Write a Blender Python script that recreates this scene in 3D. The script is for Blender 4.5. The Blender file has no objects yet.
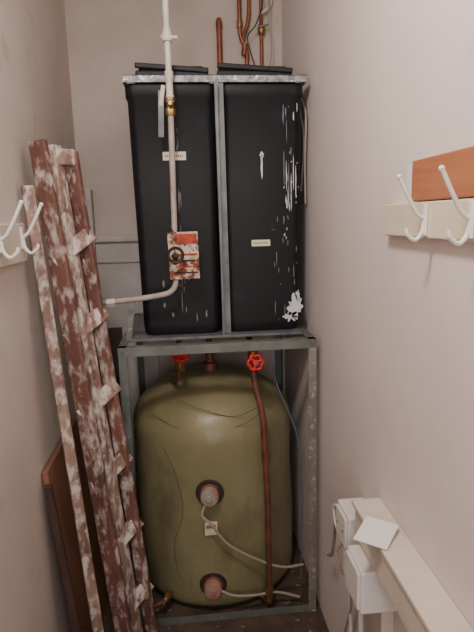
import bpy, bmesh, math, random
from mathutils import Vector, Matrix, noise
random.seed(4)
D=bpy.data
SC=bpy.context.scene

# ---------------------------------------------------------------- materials
def lin(c):
    return tuple(((x/255)/12.92 if x/255<=0.04045 else ((x/255+0.055)/1.055)**2.4) for x in c)+(1,)
def mat(name,rgb,rough=0.6,metal=0.0,rgb2=None,scale=8,lo=.35,hi=.65,bump=0.0,bscale=60,rgb3=None,s3=25,lo3=.6,hi3=.64,stretch=(1,1,1),detail=6,spec=None,coat=0):
    m=D.materials.new(name); m.use_nodes=True
    nt=m.node_tree; N=nt.nodes; L=nt.links
    b=N['Principled BSDF']; b.inputs['Roughness'].default_value=rough; b.inputs['Metallic'].default_value=metal
    if spec is not None: b.inputs['Specular IOR Level'].default_value=spec
    if coat: b.inputs['Coat Weight'].default_value=coat
    b.inputs['Base Color'].default_value=lin(rgb)
    tc=N.new('ShaderNodeTexCoord'); mp=N.new('ShaderNodeMapping'); mp.inputs['Scale'].default_value=stretch
    L.new(tc.outputs['Object'],mp.inputs['Vector'])
    def layer(prev,c,sc,a,z,off):
        n=N.new('ShaderNodeTexNoise'); n.inputs['Scale'].default_value=sc; n.inputs['Detail'].default_value=detail
        n.inputs['Roughness'].default_value=.62
        mo=N.new('ShaderNodeVectorMath'); mo.inputs[1].default_value=(off,off*2,off*.5)
        L.new(mp.outputs[0],mo.inputs[0]); L.new(mo.outputs[0],n.inputs['Vector'])
        r=N.new('ShaderNodeMapRange'); r.inputs['From Min'].default_value=a; r.inputs['From Max'].default_value=z
        L.new(n.outputs['Fac'],r.inputs['Value'])
        mx=N.new('ShaderNodeMix'); mx.data_type='RGBA'
        L.new(r.outputs['Result'],mx.inputs['Factor'])
        if isinstance(prev,tuple): mx.inputs['A'].default_value=prev
        else: L.new(prev,mx.inputs['A'])
        mx.inputs['B'].default_value=lin(c)
        return mx.outputs['Result']
    cur=lin(rgb)
    if rgb2: cur=layer(cur,rgb2,scale,lo,hi,0)
    if rgb3: cur=layer(cur,rgb3,s3,lo3,hi3,7.3)
    if not isinstance(cur,tuple): L.new(cur,b.inputs['Base Color'])
    if bump:
        n=N.new('ShaderNodeTexNoise'); n.inputs['Scale'].default_value=bscale; n.inputs['Detail'].default_value=4
        L.new(tc.outputs['Object'],n.inputs['Vector'])
        bp=N.new('ShaderNodeBump'); bp.inputs['Strength'].default_value=bump; bp.inputs['Distance'].default_value=.01
        L.new(n.outputs['Fac'],bp.inputs['Height']); L.new(bp.outputs[0],b.inputs['Normal'])
    return m

M={}
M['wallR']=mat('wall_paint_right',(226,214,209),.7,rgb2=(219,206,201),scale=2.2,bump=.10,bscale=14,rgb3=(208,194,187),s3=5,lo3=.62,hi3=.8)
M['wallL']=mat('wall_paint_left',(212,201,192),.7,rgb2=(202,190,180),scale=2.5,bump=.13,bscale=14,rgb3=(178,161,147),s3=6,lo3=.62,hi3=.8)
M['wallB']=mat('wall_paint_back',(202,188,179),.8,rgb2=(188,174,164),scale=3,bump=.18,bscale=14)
M['ceil']=mat('ceiling_paint',(225,220,212),.85)
M['floor']=mat('floor_boards',(88,70,60),.8,rgb2=(60,48,42),scale=9,bump=.3,rgb3=(150,140,130),s3=30,lo3=.63,hi3=.68)
M['black']=mat('black_polythene',(17,17,21),.5,rgb2=(23,23,28),scale=5,bump=.10,bscale=10,rgb3=(34,34,40),s3=12,lo3=.6,hi3=.75,spec=.3)
M['lid']=mat('black_lid',(24,24,28),.55,bump=.2,bscale=20,spec=.4)
M['galv']=mat('galvanised_steel',(160,166,170),.5,.3,rgb2=(105,108,110),scale=40,lo=.4,hi=.6,rgb3=(210,210,206),s3=30,lo3=.58,hi3=.62)
M['bar']=mat('grey_steel_bar',(124,126,128),.5,.3,rgb2=(98,100,102),scale=12)
M['frame']=mat('painted_angle_iron',(118,122,116),.5,.25,rgb2=(94,99,94),scale=14,rgb3=(180,178,170),s3=35,lo3=.65,hi3=.69)
M['frameR']=mat('painted_angle_iron_flecked',(138,132,124),.5,.2,rgb2=(112,108,101),scale=14,rgb3=(178,172,164),s3=45,lo3=.58,hi3=.62)
M['foam']=mat('olive_insulation',(140,133,102),.36,rgb2=(124,117,84),scale=3.5,bump=.35,bscale=14,rgb3=(94,86,62),s3=6,lo3=.52,hi3=.76,stretch=(1,1,.55),spec=.5,detail=8)
M['copper']=mat('aged_copper',(160,96,72),.42,.5,rgb2=(118,70,54),scale=20)
M['copperd']=mat('dull_copper',(128,78,62),.55,.3,rgb2=(92,58,48),scale=18)
M['brass']=mat('brass',(160,128,74),.4,.7,rgb2=(120,96,60),scale=30)
M['white']=mat('white_paint_pipe',(222,216,206),.5,rgb2=(204,194,180),scale=20)
M['beige']=mat('beige_painted_pipe',(182,170,162),.5,rgb2=(156,142,132),scale=15)
M['red']=mat('red_wheel_paint',(206,30,30),.4,rgb2=(170,22,24),scale=30)
M['rust']=mat('rusty_label',(206,192,170),.7,rgb2=(120,62,36),scale=28,lo=.47,hi=.56,rgb3=(60,36,28),s3=60,lo3=.6,hi3=.64)
M['rustred']=mat('label_red_band',(196,70,40),.6,rgb2=(110,44,26),scale=40)
M['rustm']=mat('rusted_iron',(78,50,40),.7,.3,rgb2=(54,36,32),scale=30)
M['paintwhite']=mat('spilt_white_paint',(206,208,212),.5)
M['paintgrey']=mat('thin_white_paint',(120,122,128),.6)
M['label']=mat('cream_label',(222,212,186),.6)
M['ink']=mat('label_ink',(90,78,76),.7)
M['ladder']=mat('splattered_wood',(122,84,72),.6,rgb2=(88,56,50),scale=7,rgb3=(188,176,168),s3=26,lo3=.50,hi3=.64,stretch=(1,1,.5),bump=.35,detail=12)
M['ladder2']=mat('splattered_wood_pale',(156,130,116),.6,rgb2=(98,68,60),scale=14,rgb3=(198,188,180),s3=34,lo3=.48,hi3=.60,stretch=(1,1,.5),bump=.35,detail=12)
M['darkwood']=mat('dark_edge_wood',(56,40,34),.6,rgb2=(76,54,44),scale=10,stretch=(1,1,.3))
M['gapfill']=mat('gap_filler_dark',(66,50,42),.7,rgb2=(48,37,32),scale=5,rgb3=(120,104,94),s3=20,lo3=.64,hi3=.68)  # dark tone for the sheet added to darken the gap beside the stand
M['brownboard']=mat('veneer_brown',(144,102,80),.5,rgb2=(116,80,62),scale=6,stretch=(6,1,.4))
M['brownrail']=mat('teak_board',(188,124,90),.45,rgb2=(168,106,74),scale=5,stretch=(1,.5,7))
M['cream']=mat('cream_gloss_paint',(228,218,192),.4,rgb2=(220,208,180),scale=6)
M['boxing']=mat('boxing_gloss_paint',(220,208,194),.4,rgb2=(210,197,181),scale=6)
M['creamL']=mat('cream_gloss_paint_left',(218,208,190),.45,rgb2=(200,190,172),scale=6)
M['hook']=mat('white_plastic_hook',(230,227,222),.3)
M['paper']=mat('white_paper',(228,226,226),.7)
M['plastic']=mat('white_electrical_plastic',(222,217,211),.4)
M['panel']=mat('white_panel_paint',(200,194,190),.6,rgb2=(180,172,166),scale=6)
M['cable']=mat('grey_cable',(156,144,132),.5)
M['darkcable']=mat('dark_cable',(46,42,40),.5)
M['olivewire']=mat('dusty_wire',(92,86,68),.6)
M['blue']=mat('faded_blue_cable',(84,96,112),.6)
M['cap']=mat('immersion_cap_grey',(156,150,140),.5,rgb2=(150,96,76),scale=14)
M['capred']=mat('immersion_cap_red',(170,96,76),.5,rgb2=(150,134,120),scale=18)
M['dark']=mat('dark_gasket',(48,42,36),.6)

# ---------------------------------------------------------------- builders
def link(o,parent=None):
    SC.collection.objects.link(o)
    if parent: o.parent=parent
    return o
def empty(name,loc=(0,0,0)):
    e=D.objects.new(name,None); e.empty_display_size=.05; link(e); return e
def fin(bm,name,m,parent=None,smooth=False,bevel=0,seg=2):
    bmesh.ops.recalc_face_normals(bm,faces=bm.faces)
    me=D.meshes.new(name); bm.to_mesh(me); bm.free()
    me.materials.append(m)
    if smooth:
        for p in me.polygons: p.use_smooth=True
    o=D.objects.new(name,me); link(o,parent)
    if bevel:
        md=o.modifiers.new('bevel','BEVEL'); md.width=bevel; md.segments=seg; md.limit_method='ANGLE'
    return o
def box(name,lo,hi,m,parent=None,bevel=.002,seg=2):
    bm=bmesh.new(); bmesh.ops.create_cube(bm,size=1)
    for v in bm.verts:
        v.co=Vector([lo[i]+(v.co[i]+.5)*(hi[i]-lo[i]) for i in range(3)])
    return fin(bm,name,m,parent,bevel=bevel,seg=seg)
def beam(name,p0,p1,wd,w,t,m,parent=None,bevel=.003,cuts=0,wob=0):
    p0=Vector(p0);p1=Vector(p1);a=(p1-p0);z=a.normalized()
    x=Vector(wd); x=(x-z*x.dot(z)).normalized(); y=z.cross(x)
    bm=bmesh.new(); n=cuts+2; rings=[]
    for i in range(n):
        c=p0+a*(i/(n-1)); k=1+ (random.uniform(-wob,wob) if wob else 0)
        rings.append([bm.verts.new(c+x*sx*w*k/2+y*sy*t/2) for sx,sy in ((-1,-1),(1,-1),(1,1),(-1,1))])
    for i in range(n-1):
        for j in range(4): bm.faces.new((rings[i][j],rings[i][(j+1)%4],rings[i+1][(j+1)%4],rings[i+1][j]))
    bm.faces.new(rings[0][::-1]); bm.faces.new(rings[-1])
    return fin(bm,name,m,parent,bevel=bevel)
def lathe(name,prof,origin,axis,m,parent=None,seg=48,smooth=True):
    """prof list of (radius, distance along axis)"""
    z=Vector(axis).normalized(); q=z.to_track_quat('Z','Y'); o=Vector(origin)
    bm=bmesh.new(); rings=[]
    for r,h in prof:
        if r<1e-6: rings.append([bm.verts.new(o+q@Vector((0,0,h)))])
        else: rings.append([bm.verts.new(o+q@Vector((r*math.cos(2*math.pi*i/seg),r*math.sin(2*math.pi*i/seg),h))) for i in range(seg)])
    for a,b in zip(rings,rings[1:]):
        if len(a)==1 and len(b)==1: continue
        for i in range(seg):
            j=(i+1)%seg
            if len(a)==1: bm.faces.new((a[0],b[j],b[i]))
            elif len(b)==1: bm.faces.new((a[i],a[j],b[0]))
            else: bm.faces.new((a[i],a[j],b[j],b[i]))
    ob=fin(bm,name,m,parent,smooth=smooth)
    if smooth:
        md=ob.modifiers.new('es','EDGE_SPLIT'); md.split_angle=math.radians(38)
    return ob
def rod(name,p0,p1,r,m,parent=None,seg=20):
    p0=Vector(p0);p1=Vector(p1);l=(p1-p0).length
    return lathe(name,[(0,0),(r,0),(r,l),(0,l)],p0,p1-p0,m,parent,seg)
def tube(name,pts,r,m,parent=None,smooth=True,bend=None):
    """tube through pts; bend=radius for filleted pipe corners, else smooth spline"""
    pts=[Vector(p) for p in pts]; path=[]
    if bend:
        path.append(pts[0])
        for a,b,c in zip(pts,pts[1:],pts[2:]):
            d1=(a-b);d2=(c-b);k=min(bend,d1.length*.48,d2.length*.48)
            s=b+d1.normalized()*k;e=b+d2.normalized()*k
            for i in range(9):
                t=i/8; path.append(s*(1-t)**2+b*2*t*(1-t)+e*t*t)
        path.append(pts[-1])
    else:
        q=[pts[0]*2-pts[1]]+pts+[pts[-1]*2-pts[-2]]
        for i in range(1,len(q)-2):
            for k in range(8):
                t=k/8;a,b,c,d=q[i-1:i+3]
                path.append(.5*((2*b)+(c-a)*t+(2*a-5*b+4*c-d)*t*t+(3*b-a-3*c+d)*t**3))
        path.append(pts[-1])
    cu=D.curves.new(name,'CURVE'); cu.dimensions='3D'; cu.bevel_depth=r; cu.bevel_resolution=4; cu.use_fill_caps=True
    sp=cu.splines.new('POLY'); sp.points.add(len(path)-1)
    for p,c in zip(sp.points,path): p.co=(*c,1)
    tmp=D.objects.new(name+'_c',cu); SC.collection.objects.link(tmp)
    dg=bpy.context.evaluated_depsgraph_get(); me=D.meshes.new_from_object(tmp.evaluated_get(dg))
    D.objects.remove(tmp); D.curves.remove(cu)
    me.name=name; me.materials.clear(); me.materials.append(m)
    for p in me.polygons: p.use_smooth=True
    return link(D.objects.new(name,me),parent)
def blob(name,c,w,h,y,m,parent,seed,n=40,rough=.45,t=.0015):
    """irregular paint splotch lying on a plane facing -Y"""
    bm=bmesh.new(); f=[];bk=[]
    for i in range(n):
        a=2*math.pi*i/n
        k=1+rough*noise.noise(Vector((math.cos(a)*2.2+seed,math.sin(a)*2.2,seed)))*1.6
        x=c[0]+w/2*k*math.cos(a); z=c[1]+h/2*k*math.sin(a)
        f.append(bm.verts.new((x,y-t,z))); bk.append(bm.verts.new((x,y+.001,z)))
    bm.faces.new(f); bm.faces.new(bk[::-1])
    for i in range(n): bm.faces.new((f[i],f[(i+1)%n],bk[(i+1)%n],bk[i]))
    return fin(bm,name,m,parent)

# ---------------------------------------------------------------- room
XL,XR,YB,YF,ZC=-.485,.50,2.65,-1.6,2.75
box('floor',(XL-.1,YF,-.1),(XR+.1,YB+.1,0),M['floor'],bevel=0)
box('ceiling',(XL-.1,YF,ZC),(XR+.1,YB+.1,ZC+.1),M['ceil'],bevel=0)
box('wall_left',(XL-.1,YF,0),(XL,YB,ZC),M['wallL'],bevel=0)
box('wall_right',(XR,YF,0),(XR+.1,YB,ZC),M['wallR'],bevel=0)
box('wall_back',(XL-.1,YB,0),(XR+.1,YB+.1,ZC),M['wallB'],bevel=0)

# back-wall white panelling behind the planks
p=empty('wall_panel')
box('board',(-.475,2.62,.25),(-.15,2.648,1.50),M['panel'],p)
box('top_moulding',(-.475,2.60,1.50),(-.15,2.648,1.53),M['panel'],p,.006)
box('mid_moulding',(-.475,2.61,1.40),(-.15,2.648,1.415),M['panel'],p,.004)
box('upright',(-.475,2.585,.25),(-.42,2.648,1.75),M['panel'],p,.004)

# ---------------------------------------------------------------- steel stand
FY=1.885
def angle(name,p0,p1,a,b,m,parent,w=.03,t=.004):
    """L-section between p0,p1 ; a and b directions of the legs"""
    p0=Vector(p0);p1=Vector(p1);a=Vector(a);b=Vector(b)
    prof=[Vector((0,0)),Vector((w,0)),Vector((w,t)),Vector((t,t)),Vector((t,w)),Vector((0,w))]
    bm=bmesh.new(); r=[[bm.verts.new(P+a*q.x+b*q.y) for q in prof] for P in (p0,p1)]
    for i in range(6): bm.faces.new((r[0][i],r[0][(i+1)%6],r[1][(i+1)%6],r[1][i]))
    bm.faces.new(r[0][::-1]); bm.faces.new(r[1])
    return fin(bm,name,m,parent)
st=empty('steel_stand')
x0,x1,zt,yb=-.252,.476,1.15,2.60
angle('post_front_left',(x0,FY,0),(x0,FY,zt),(1,0,0),(0,1,0),M['frame'],st)
angle('post_front_right',(x1,FY,0),(x1,FY,zt),(-1,0,0),(0,1,0),M['frameR'],st)
angle('post_back_left',(x0,yb,0),(x0,yb,zt),(1,0,0),(0,-1,0),M['frame'],st)
angle('post_back_right',(x1,yb,0),(x1,yb,zt),(-1,0,0),(0,-1,0),M['frame'],st)
angle('rail_front',(x0,FY-.001,zt),(x1,FY-.001,zt),(0,0,-1),(0,1,0),M['frame'],st,.034)
angle('rail_back',(x0,yb,zt),(x1,yb,zt),(0,0,-1),(0,-1,0),M['frame'],st)
angle('rail_left',(x0-.001,FY,zt),(x0-.001,yb,zt),(0,0,-1),(1,0,0),M['frame'],st)
angle('rail_right',(x1+.001,FY,zt),(x1+.001,yb,zt),(0,0,-1),(-1,0,0),M['frame'],st)
angle('foot_rail_front',(x0+.03,FY+.004,.0),(x1-.03,FY+.004,.0),(0,0,1),(0,1,0),M['frame'],st,.028)
box('deck',(x0+.03,2.0,zt-.006),(x1-.03,yb-.03,zt+.004),M['bar'],st,.001)
for i,x in enumerate((x0+.015,x1-.015)):
    for j,z in enumerate((zt-.012,zt-.024)):
        lathe(f'bolt_{i}{j}',[(0,-.004),(.004,-.004),(.005,0),(0,0)],(x,FY-.002,z),(0,1,0),M['bar'],st,8)
angle('side_brace',(-.235,2.0,zt),(-.215,2.02,1.30),(1,0,0),(0,1,0),M['frame'],st,.022)

# ---------------------------------------------------------------- black tanks
def tank(name,xa,xb,xa2,xb2,yf,yk,z0,z1):
    """moulded rectangular cistern, tapering to its base, rounded corners and rim"""
    e=empty(name); bm=bmesh.new(); R=.032; ns=6; rings=[]
    H=z1-z0
    levels=[(0,.012),(.012,.003),(.04,0),(.3,0),(.6,0),(H-.05,0),(H-.045,-.006),(H-.01,-.006),(H,-.002)]
    for h,ins in levels:
        f=h/H; a=xa2+(xa-xa2)*f+ins; b=xb2+(xb-xb2)*f-ins; y0=yf+ins*.6; y1=yk-ins
        pts=[]
        for cx,cy,s in ((b-R,y0+R,-90),(b-R,y1-R,0),(a+R,y1-R,90),(a+R,y0+R,180)):
            for i in range(ns+1):
                t=math.radians(s+90*i/ns); pts.append((cx+R*math.cos(t),cy+R*math.sin(t),z0+h))
        rings.append([bm.verts.new(q) for q in pts])
    n=len(rings[0])
    for r,s in zip(rings,rings[1:]):
        for i in range(n): bm.faces.new((r[i],r[(i+1)%n],s[(i+1)%n],s[i]))
    bm.faces.new(rings[0][::-1]); bm.faces.new(rings[-1])
    o=fin(bm,'body',M['black'],e,smooth=True)
    md=o.modifiers.new('es','EDGE_SPLIT'); md.split_angle=math.radians(50)
    return e
zb=zt+.005; ZT=2.083
tL=tank('water_tank',-.182,.138,-.168,.134,2.045,2.58,zb,ZT)
tR=tank('water_tank',.160,.462,.160,.450,2.045,2.58,zb,ZT)
def lid(e,xa,xb,z):
    box('lid',(xa,2.07,z),(xb,2.50,z+.022),M['lid'],e,.006,3)
    box('lid_raised',(xa+.01,2.10,z+.022),(xb-.015,2.48,z+.046),M['lid'],e,.01,3)
    beam('lid_lip',(xa,2.068,z+.038),(xb,2.068,z+.020),(0,0,1),.018,.014,M['lid'],e,.004)
box('shoulder',(-.15,2.06,ZT),(.12,2.55,2.112),M['lid'],tL,.004)
box('shoulder',(.18,2.06,ZT),(.44,2.55,2.112),M['lid'],tR,.004)
lid(tL,-.148,.118,2.112); lid(tR,.150,.430,2.112)
yf=2.045
def mark(e,nm,x,z,w,h,seed,r=.4,m='paintwhite'): blob(nm,(x,z),w,h,yf,M[m],e,seed,rough=r)
mark(tR,'drip',.305,1.79,.007,.09,1,.3); mark(tR,'drip_end',.306,1.83,.014,.022,2)
mark(tR,'splash',.428,1.245,.054,.090,3,.7); mark(tR,'splash_b',.410,1.208,.046,.034,4,.7); mark(tR,'splash_c',.44,1.29,.018,.04,44,.7)
for i in range(34):
    mark(tR,f'fleck_{i}',random.uniform(.385,.446),random.uniform(1.5,2.02),random.uniform(.002,.0045),random.choice([.006,.01,.03,.07]),i+10,.4,random.choice(['paintwhite','paintgrey']))
for i in range(18):
    mark(tR,f'fleckb_{i}',random.uniform(.34,.45),random.uniform(1.20,1.6),.003,random.choice([.005,.02,.05]),i+60,.4,'paintgrey')
for i in range(6):
    mark(tR,f'long_drip_{i}',.39+.009*i,1.78-.03*i%.1,.003,random.uniform(.10,.18),i+160,.25,random.choice(['paintwhite','paintgrey']))
for i in range(16):
    mark(tL,f'fleck_{i}',random.uniform(-.015,.0),random.uniform(1.25,1.95),.003,random.uniform(.01,.09),i+80,.4,'paintgrey')
for i in range(8):
    mark(tL,f'scuff_{i}',random.uniform(-.13,.08),random.uniform(1.2,1.4),random.uniform(.003,.01),random.uniform(.004,.03),i+120,.5,'paintgrey')
def label(e,x,z,w,h):
    box('label',(x-w/2,yf-.0015,z-h/2),(x+w/2,yf+.002,z+h/2),M['label'],e,0)
    n=10
    for i in range(n):
        a=x-w*.4+w*.8*i/n
        box(f'label_print_{i}',(a,yf-.002,z-h*.12),(a+w*.045,yf-.001,z+h*.12),M['ink'],e,0)
label(tL,-.02,1.83,.085,.03); label(tR,.297,1.502,.072,.024)

# galvanised strap and centre bar
gs=empty('galvanised_tank_strap')
box('front_strap',(-.19,2.028,2.083),(.474,2.034,2.108),M['galv'],gs,.001)
box('front_flange',(-.19,2.028,2.104),(.474,2.060,2.108),M['galv'],gs,.001)
box('left_strap',(-.192,2.03,2.083),(-.186,2.60,2.108),M['galv'],gs,.001)
box('right_strap',(.470,2.03,2.083),(.476,2.60,2.108),M['galv'],gs,.001)
box('back_strap',(-.19,2.59,2.083),(.474,2.596,2.108),M['galv'],gs,.001)
angle('centre_bar',(.137,2.036,zb),(.133,2.036,2.083),(1,0,0),(0,-1,0),M['bar'],gs,.034)
angle('centre_bar_edge',(.136,2.0,zb),(.136,2.0,2.083),(1,0,0),(0,1,0),M['bar'],gs,.008,.003)

# ---------------------------------------------------------------- supply pipe with valve
PY=1.955
pp=empty('water_supply_pipe')
tube('upper_pipe',[(-.028,PY,ZC),(-.025,PY,2.05)],.0105,M['white'],pp)
lathe('fitting_top',[(0,0),(.016,0),(.018,.006),(.018,.02),(.014,.03),(.014,.04),(0,.04)],(-.026,PY,2.195),(0,0,1),M['white'],pp,20)
rod('drain_cock',(-.045,PY,2.21),(.01,PY-.01,2.205),.006,M['white'],pp)
lathe('coupling',[(0,0),(.014,0),(.0145,.02),(.012,.024),(.012,.07),(.015,.075),(.015,.1),(0,.1)],(-.025,PY,2.0),(0,0,1),M['white'],pp,20)
lathe('brass_valve',[(0,0),(.015,0),(.018,.008),(.018,.022),(.013,.028),(.013,.045),(.018,.05),(.018,.06),(0,.06)],(-.025,PY,1.955),(0,0,1),M['brass'],pp,6)
rod('valve_spindle',(-.025,PY,1.985),(-.025,PY-.035,1.99),.006,M['brass'],pp)
tube('lower_pipe',[(-.025,PY,1.96),(-.034,PY,1.335),(-.15,PY,1.318),(-.475,PY+.02,1.29)],.0105,M['beige'],pp,bend=.05)
lathe('elbow_nut',[(0,0),(.016,0),(.016,.03),(0,.03)],(-.29,PY+.005,1.304),(1,0,.08),M['white'],pp,6)
lathe('gate_valve_body',[(0,0),(.014,0),(.019,.01),(.019,.03),(.024,.04),(.019,.05),(.019,.07),(.014,.08),(0,.08)],(-.033,PY,1.43),(0,0,1),M['rustm'],pp,16)
rod('gate_valve_stem',(-.033,PY,1.47),(-.03,PY-.05,1.475),.008,M['rustm'],pp)
lathe('gate_valve_wheel',[(.02,0),(.028,-.003),(.031,.004),(.028,.010),(.02,.007),(.02,0)],(-.03,PY-.06,1.475),(0,1,0),M['rustm'],pp,28)
sp=empty('hanging_strap')
beam('strap',(-.055,PY+.005,2.04),(-.062,PY+.01,1.885),(1,0,0),.02,.003,M['bar'],sp,.001)
beam('strap_fold',(-.046,PY-.003,2.055),(-.058,PY+.006,1.99),(1,0,0),.014,.004,M['white'],sp,.001)
tg=pp
ty=PY-.02
beam('tag_card',(0,ty+.006,1.385),(-.003,ty,1.555),(1,0,-.03),.108,.002,M['rust'],tg,0)
beam('tag_red_heading',(.013,ty-.0015,1.512),(.012,ty-.003,1.548),(1,0,-.03),.07,.001,M['rustred'],tg,0)
for i in range(4):
    z=1.405+.022*i
    beam(f'tag_printed_line_{i}',(.006,ty+.004-.0012*i,z),(.006,ty+.0038-.0012*i,z+.006),(1,0,-.03),.085-.01*(i%3),.001,M['rustred'] if i%2 else M['rustm'],tg,0)
tube('tag_tie',[(-.03,ty,1.55),(-.05,ty+.02,1.58),(-.04,PY-.012,1.56)],.0015,M['darkcable'],tg)

# ---------------------------------------------------------------- copper pipes behind tanks
cp=empty('copper_feed_pipes')
tube('pipe_left',[(.205,2.625,2.48),(.205,2.625,1.2)],.013,M['copper'],cp)
lathe('pipe_left_cap',[(0,0),(.015,0),(.015,.03),(.010,.045),(0,.045)],(.205,2.625,2.455),(0,0,1),M['copper'],cp,18)
tube('pipe_mid',[(.30,2.625,ZC),(.30,2.625,2.42),(.335,2.625,2.36),(.31,2.625,2.1)],.010,M['copper'],cp,bend=.05)
tube('pipe_mid_b',[(.345,2.625,ZC),(.345,2.625,2.50),(.31,2.625,2.40)],.009,M['copper'],cp,bend=.04)
lathe('elbow_fitting',[(0,0),(.014,0),(.014,.03),(0,.03)],(.30,2.625,2.46),(0,0,1),M['brass'],cp,16)
lathe('tee_fitting',[(0,0),(.014,0),(.014,.05),(0,.05)],(.318,2.625,2.34),(.1,0,1),M['copper'],cp,16)
lathe('stop_tap_body',[(0,0),(.013,0),(.018,.012),(.018,.03),(.013,.042),(0,.042)],(.40,2.62,2.43),(0,0,1),M['brass'],cp,12)
tube('pipe_tap',[(.40,2.625,2.60),(.40,2.625,2.2)],.008,M['copper'],cp)
rod('stop_tap_lever',(.38,2.60,2.455),(.43,2.60,2.465),.005,M['bar'],cp)
tube('pipe_right',[(.45,2.62,ZC),(.445,2.62,2.55),(.40,2.62,2.52)],.008,M['white'],cp,bend=.05)
tube('wire',[(.36,2.56,2.70),(.40,2.58,2.56),(.37,2.57,2.46),(.33,2.58,2.40),(.36,2.57,2.28)],.003,M['darkcable'],cp)
tube('wire_b',[(.44,2.60,2.60),(.425,2.57,2.48),(.44,2.58,2.36),(.42,2.58,2.2)],.003,M['cable'],cp)
cl=cp
tube('loop',[(.483,2.30,2.12),(.487,2.2,2.07),(.49,2.12,2.0),(.487,2.1,1.93),(.488,2.12,1.80),(.49,2.12,1.65)],.004,M['cable'],cl)
tube('loop_b',[(.484,2.4,2.14),(.488,2.25,2.06),(.49,2.15,1.9),(.49,2.2,1.7)],.004,M['beige'],cl)

# ---------------------------------------------------------------- hot water cylinder
CX,CY,R=.094,2.285,.350
hw=empty('hot_water_cylinder')
prof=[(0,.012),(R-.045,.012),(R-.008,.02),(R+.004,.035),(R+.009,.06),(R+.006,.30),(R+.003,.45),(R+.001,.55),(R,.66),(R-.001,.73)]
for i in range(1,15):
    t=i/14*math.pi/2
    prof.append((max((R-.001)*math.cos(t)**.9,0) if i<14 else 0,.73+.21*math.sin(t)))
cb=lathe('insulated_body',prof,(CX,CY,0),(0,0,1),M['foam'],hw,72)
cb.modifiers.clear()
for v in cb.data.vertices:
    d=Vector((v.co.x-CX,v.co.y-CY,0)); k=noise.noise(v.co*5)*.006
    if d.length>.05: v.co+=d.normalized()*k
lathe('base_ring',[(R-.06,0),(R-.01,0),(R-.01,.02),(R-.06,.02)],(CX,CY,0),(0,0,1),M['dark'],hw,48)
lathe('top_boss',[(0,0),(.035,0),(.03,.035),(.018,.04),(.018,.075),(0,.075)],(CX,CY,.935),(0,0,1),M['copperd'],hw,18)
def boss(z,x,cm,nm):
    s=x-CX; y=CY-math.sqrt(R*R-s*s)-.003; ax=Vector((s,y-CY,0)).normalized(); o=Vector((x,y,z))-ax*.01
    lathe(nm+'_recess',[(0,0),(.054,0),(.056,.010),(.053,.015),(.046,.014),(0,.012)],o,ax,M['dark'],hw,36)
    lathe(nm+'_flange',[(0,.008),(.044,.008),(.044,.022),(.040,.026),(0,.026)],o,ax,M['copperd'],hw,8)
    lathe(nm+'_cap',[(0,.02),(.036,.02),(.036,.050),(.032,.056),(.012,.058),(.010,.064),(0,.064)],o,ax,cm,hw,32)
    return o+ax*.05
b1=boss(.535,.060,M['cap'],'upper_immersion'); b2=boss(.130,.060,M['capred'],'lower_immersion')
box('rating_label',(.035,CY-R-.008,.355),(.085,CY-R+.012,.41),M['label'],hw,.001)
box('rating_print',(.041,CY-R-.0088,.385),(.078,CY-R-.007,.400),M['cap'],hw,0)
tube('upper_heater_cable',[b1+Vector((-.02,.0,-.03)),b1+Vector((-.03,-.005,-.07)),(.06,1.88,.43),(.12,1.885,.34),(.22,1.90,.26),(.34,1.93,.185),(.44,1.96,.165)],.0055,M['cable'],hw)
tube('lower_heater_cable',[b2+Vector((.03,0,.0)),(.14,1.895,.10),(.22,1.905,.085),(.32,1.93,.07),(.42,1.94,.03)],.0055,M['cable'],hw)
tube('side_wire',[(-.12,2.0,.72),(-.07,1.965,.60),(-.05,1.955,.45),(-.09,1.97,.30),(-.07,1.965,.14),(.0,1.94,.07)],.0012,M['olivewire'],hw)
tube('thermostat_wire',[(-.18,2.08,.84),(-.05,1.985,.79),(.08,1.965,.775),(.2,1.96,.80),(.27,1.955,.845)],.0014,M['olivewire'],hw)
tube('thermostat_wire_b',[(-.08,2.05,.90),(.05,1.985,.86),(.17,1.975,.83),(.26,1.955,.87)],.0014,M['olivewire'],hw)
tube('blue_wire',[(.335,2.05,1.10),(.345,2.02,.95),(.425,1.99,.72),(.44,1.98,.45),(.43,1.96,.1)],.003,M['blue'],hw)
lathe('drain_cock',[(0,0),(.014,0),(.014,.03),(.009,.035),(.009,.06),(0,.06)],(-.13,1.975,.07),(-.3,-.9,-.1),M['brass'],hw,10)
tube('drain_pipe',[(-.10,2.03,.06),(-.13,1.95,.07),(-.20,1.93,.05)],.008,M['copperd'],hw)

# pipework on the cylinder with red wheels
pw=hw
px=.275
tube('draw_pipe',[(.245,2.12,1.135),(.245,1.97,1.10),(.245,1.945,.98),(px,1.922,.86),(.288,1.915,.50),(.288,1.915,.05)],.0125,M['copperd'],pw,bend=.07)
lathe('pipe_joint_upper',[(0,0),(.017,0),(.017,.035),(0,.035)],(.284,1.917,.66),(0,0,1),M['copperd'],pw,16)
lathe('pipe_joint_lower',[(0,0),(.017,0),(.017,.04),(0,.04)],(.288,1.915,.07),(0,0,1),M['brass'],pw,8)
tube('pipe_tail',[(.288,1.915,.065),(.288,1.915,.035),(.25,1.99,.035)],.011,M['copperd'],pw,bend=.02)
tube('vent_pipe',[(CX,CY,1.0),(CX,CY,1.14)],.014,M['copperd'],pw)
tube('feed_pipe',[(-.035,2.05,1.14),(-.035,2.03,1.07),(-.045,2.06,.97),(-.08,2.25,.90)],.011,M['copperd'],pw,bend=.03)
tube('cross_pipe',[(CX,CY,1.03),(.24,2.25,1.04),(.30,2.35,1.04),(.43,2.4,1.02)],.011,M['copperd'],pw,bend=.05)
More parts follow.
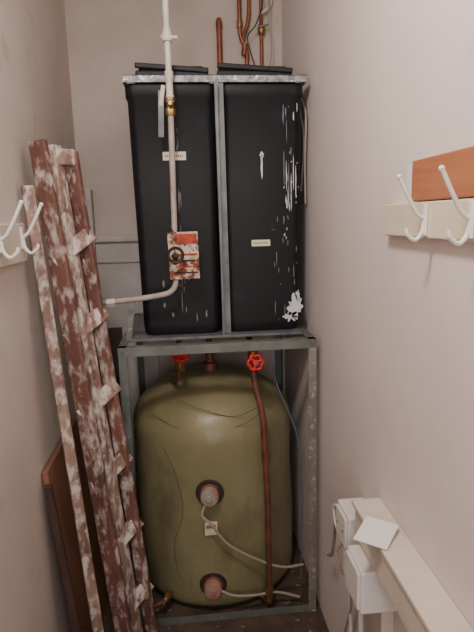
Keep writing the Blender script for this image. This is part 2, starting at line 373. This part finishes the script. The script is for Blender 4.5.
def wheel(c,ax,nm,r=.03):
    c=Vector(c);ax=Vector(ax).normalized();q=ax.to_track_quat('Z','Y')
    n=30;bm=bmesh.new();rings=[]
    for i in range(n):
        t=2*math.pi*i/n; rr=r+.0025*math.cos(6*t)
        rings.append([bm.verts.new(c+q@Vector(((rr+.006*math.cos(a))*math.cos(t),(rr+.006*math.cos(a))*math.sin(t),.006*math.sin(a)))) for a in [2*math.pi*k/8 for k in range(8)]])
    for i in range(n):
        for k in range(8): bm.faces.new((rings[i][k],rings[(i+1)%n][k],rings[(i+1)%n][(k+1)%8],rings[i][(k+1)%8]))
    fin(bm,nm+'_rim',M['red'],pw,smooth=True)
    for k in range(3):
        a=2*math.pi*k/3+.3; d=q@Vector((math.cos(a)*r,math.sin(a)*r,0))
        rod(nm+f'_spoke_{k}',c,c+d,.006,M['red'],pw,10)
    rod(nm+'_hub',c-ax*.008,c+ax*.010,.011,M['red'],pw,14)
    rod(nm+'_stem',c-ax*.06,c,.005,M['brass'],pw,10)
wheel((.247,1.895,1.068),(.05,-1,.15),'gate_wheel',.027)
lathe('gate_body',[(0,0),(.017,0),(.021,.01),(.021,.05),(.017,.06),(0,.06)],(.245,1.953,1.04),(0,0,1),M['brass'],pw,12)
wheel((-.028,1.965,1.085),(-.1,-.35,.93),'feed_wheel',.026)
lathe('feed_body',[(0,0),(.015,0),(.018,.01),(.018,.04),(0,.05)],(-.032,2.03,1.01),(0,0,1),M['brass'],pw,12)

# ---------------------------------------------------------------- stepladder, folded, leaning on the left wall
sl=empty('wooden_stepladder')
WX=(.92,-.38,0)
beam('stile_front',(-.262,1.70,.0),(-.425,1.72,1.845),WX,.062,.022,M['ladder'],sl,.006,14,.06)
beam('stile_front_edge',(-.222,1.735,.0),(-.385,1.755,1.835),WX,.022,.05,M['ladder2'],sl,.005,12,.08)
beam('stile_back',(-.175,1.775,.0),(-.345,1.79,1.82),WX,.048,.022,M['ladder'],sl,.006,14,.06)
beam('stile_rear_leg',(-.235,1.80,.0),(-.375,1.83,1.70),(1,0,0),.04,.02,M['darkwood'],sl,.004)
for i in range(6):
    f=(.12+.14*i); z=1.84*f
    xa=-.262-.163*f
    beam(f'tread_{i}',(xa-.015,1.705+.01*f,z-.03),(xa+.10,1.79,z+.055),(0,.3,1),.05,.022,M['ladder2'],sl,.004)
beam('top_hinge',(-.43,1.72,1.80),(-.335,1.785,1.80),(0,0,1),.05,.03,M['ladder2'],sl,.005)
pk=beam('wooden_plank',(-.34,1.65,.0),(-.455,1.675,1.71),(.9,.43,0),.036,.018,M['ladder2'],None,.004,10,.06)
pk2=beam('wooden_plank',(-.29,1.95,.0),(-.445,2.05,1.60),(1,0,0),.045,.02,M['darkwood'],None,.004)
# added dark sheet, darkens the gap between ladder and stand
beam('dark_gap_filler',(-.375,2.30,.0),(-.385,2.42,1.12),(1,0,0),.175,.006,M['gapfill'],None,.001)

# brown veneer board leaning on the left wall
bb=empty('veneer_board')
beam('panel',(-.40,1.85,0),(-.47,1.85,.82),(0,1,.06),.46,.018,M['brownboard'],bb,.002)
beam('near_edge_strip',(-.385,1.60,0),(-.456,1.59,.79),(0,1,0),.02,.022,M['darkwood'],bb,.002)

# ---------------------------------------------------------------- coat rails
def coathook(e,side,wx,Y,z,i,s=1.0):
    """double hat-and-coat hook, wx = face of rail, side=+1 right wall, -1 left wall"""
    d=-side
    P=lambda a,b,c:(wx+d*a*s,Y+b*s,z+c*s)
    box(f'hook_plate_{i}',(min(wx,wx+d*.006),Y-.009,z-.033),(max(wx,wx+d*.006),Y+.009,z+.030),M['hook'],e,.003)
    tube(f'hook_upper_{i}',[P(.004,0,0),P(.020,-.002,.012),P(.040,-.004,.045),P(.058,-.005,.080)],.0042*s,M['hook'],e)
    lathe(f'hook_tip_{i}',[(0,-.005*s),(.004*s,-.004*s),(.0055*s,0),(.004*s,.004*s),(0,.005*s)],P(.059,-.005,.082),(0,0,1),M['hook'],e,14)
    tube(f'hook_lower_{i}',[P(.004,0,0),P(.008,0,-.026),P(.022,-.002,-.040),P(.038,-.003,-.030),P(.042,-.003,-.018)],.0042*s,M['hook'],e)
cr=empty('coat_rail')
box('rail',(.478,.25,1.550),(.4995,1.25,1.622),M['cream'],cr,.003)
for i,Y in enumerate((1.02,.85,.62,.40)): coathook(cr,1,.478,Y,1.588,i)
tb=box('teak_board',(.478,.35,1.624),(.496,1.095,1.706),M['brownrail'],None,.002)
pa=box('paper_sheet',(.4950,1.10,1.624),(.4975,1.16,1.705),M['paper'],None,0)
cl2=empty('coat_rail')
box('rail',(-.4845,.9,1.49),(-.463,1.635,1.60),M['creamL'],cl2,.003)
for i,Y in enumerate((1.59,1.40,1.2)): coathook(cl2,-1,-.463,Y,1.56,i,1.12)

# ---------------------------------------------------------------- pipe boxing and junction boxes on right wall
bx=empty('pipe_boxing')
box('casing',(.428,.2,.745),(.4995,1.275,.84),M['boxing'],bx,.003)
box('top_board',(.420,.2,.832),(.4995,1.28,.845),M['boxing'],bx,.003)
jb=empty('electrical_junction_box')
box('fused_spur',(.420,1.30,.665),(.4995,1.41,.775),M['plastic'],jb,.006,3)
box('fused_spur_face',(.413,1.31,.675),(.421,1.40,.765),M['plastic'],jb,.004)
box('lower_box',(.400,1.13,.615),(.4995,1.25,.732),M['plastic'],jb,.006,3)
box('lower_face',(.393,1.138,.622),(.401,1.242,.725),M['plastic'],jb,.004)
box('side_box',(.42,1.262,.575),(.4995,1.35,.655),M['plastic'],jb,.005,3)
for i,(y,z) in enumerate(((1.33,.72),(1.38,.72))):
    lathe(f'screw_{i}',[(0,0),(.004,0),(.004,.003),(0,.003)],(.413,y,z),(-1,0,0),M['bar'],jb,10)
tube('flex_cable',[(.43,1.40,.72),(.44,1.49,.67),(.455,1.55,.58),(.46,1.60,.46),(.47,1.68,.40)],.0055,M['cable'],jb)
tube('flex_cable_b',[(.44,1.34,.58),(.455,1.40,.5),(.48,1.45,.3),(.485,1.46,.0)],.006,M['plastic'],jb)
tube('flex_cable_c',[(.45,1.32,.58),(.47,1.33,.45),(.485,1.34,.0)],.008,M['plastic'],jb)
tube('flex_cable_d',[(.43,1.36,.67),(.410,1.38,.62),(.42,1.37,.57),(.45,1.38,.52),(.47,1.42,.40),(.48,1.52,.2),(.485,1.6,.0)],.004,M['cable'],jb)
tube('flex_cable_e',[(.43,1.40,.75),(.425,1.46,.72),(.43,1.45,.66),(.44,1.41,.64)],.005,M['plastic'],jb)
box('conduit',(.465,1.16,.0),(.4995,1.21,.615),M['boxing'],jb,.003)
cd=beam('white_card',(.398,1.075,.849),(.455,1.145,.862),(1,-.8,0),.080,.0015,M['paper'],None,0)

# ---------------------------------------------------------------- light
def area(name,loc,tgt,sx,sy,power,col):
    l=D.lights.new(name,'AREA'); l.shape='RECTANGLE'; l.size=sx; l.size_y=sy; l.energy=power; l.color=col
    o=D.objects.new(name,l); link(o); o.location=loc
    o.rotation_euler=(Vector(tgt)-Vector(loc)).to_track_quat('-Z','Y').to_euler(); return o
area('ceiling_light',(-.2,.60,2.66),(.40,1.0,1.75),.25,.25,21,(1,.92,.87))
area('doorway_daylight',(0,-1.5,1.6),(0,2,1.5),.85,1.8,23,(1,.93,.91))
w=D.worlds.new('world'); SC.world=w; w.use_nodes=True
w.node_tree.nodes['Background'].inputs[0].default_value=(.92,.87,.86,1); w.node_tree.nodes['Background'].inputs[1].default_value=.15

# ---------------------------------------------------------------- camera
y,p_,r_=map(math.radians,(5.5,10.5,1.5))
f=Vector((math.sin(y)*math.cos(p_),math.cos(y)*math.cos(p_),-math.sin(p_)))
r0=f.cross(Vector((0,0,1))).normalized(); u0=r0.cross(f)
Rv=r0*math.cos(r_)-u0*math.sin(r_); U=u0*math.cos(r_)+r0*math.sin(r_)
cam=D.cameras.new('camera'); co=D.objects.new('camera',cam); link(co)
co.matrix_world=Matrix(((Rv.x,U.x,-f.x,0),(Rv.y,U.y,-f.y,0),(Rv.z,U.z,-f.z,1.6),(0,0,0,1)))
cam.sensor_fit='VERTICAL'; cam.sensor_height=36; cam.lens=530*36/632; cam.clip_start=.02
SC.camera=co
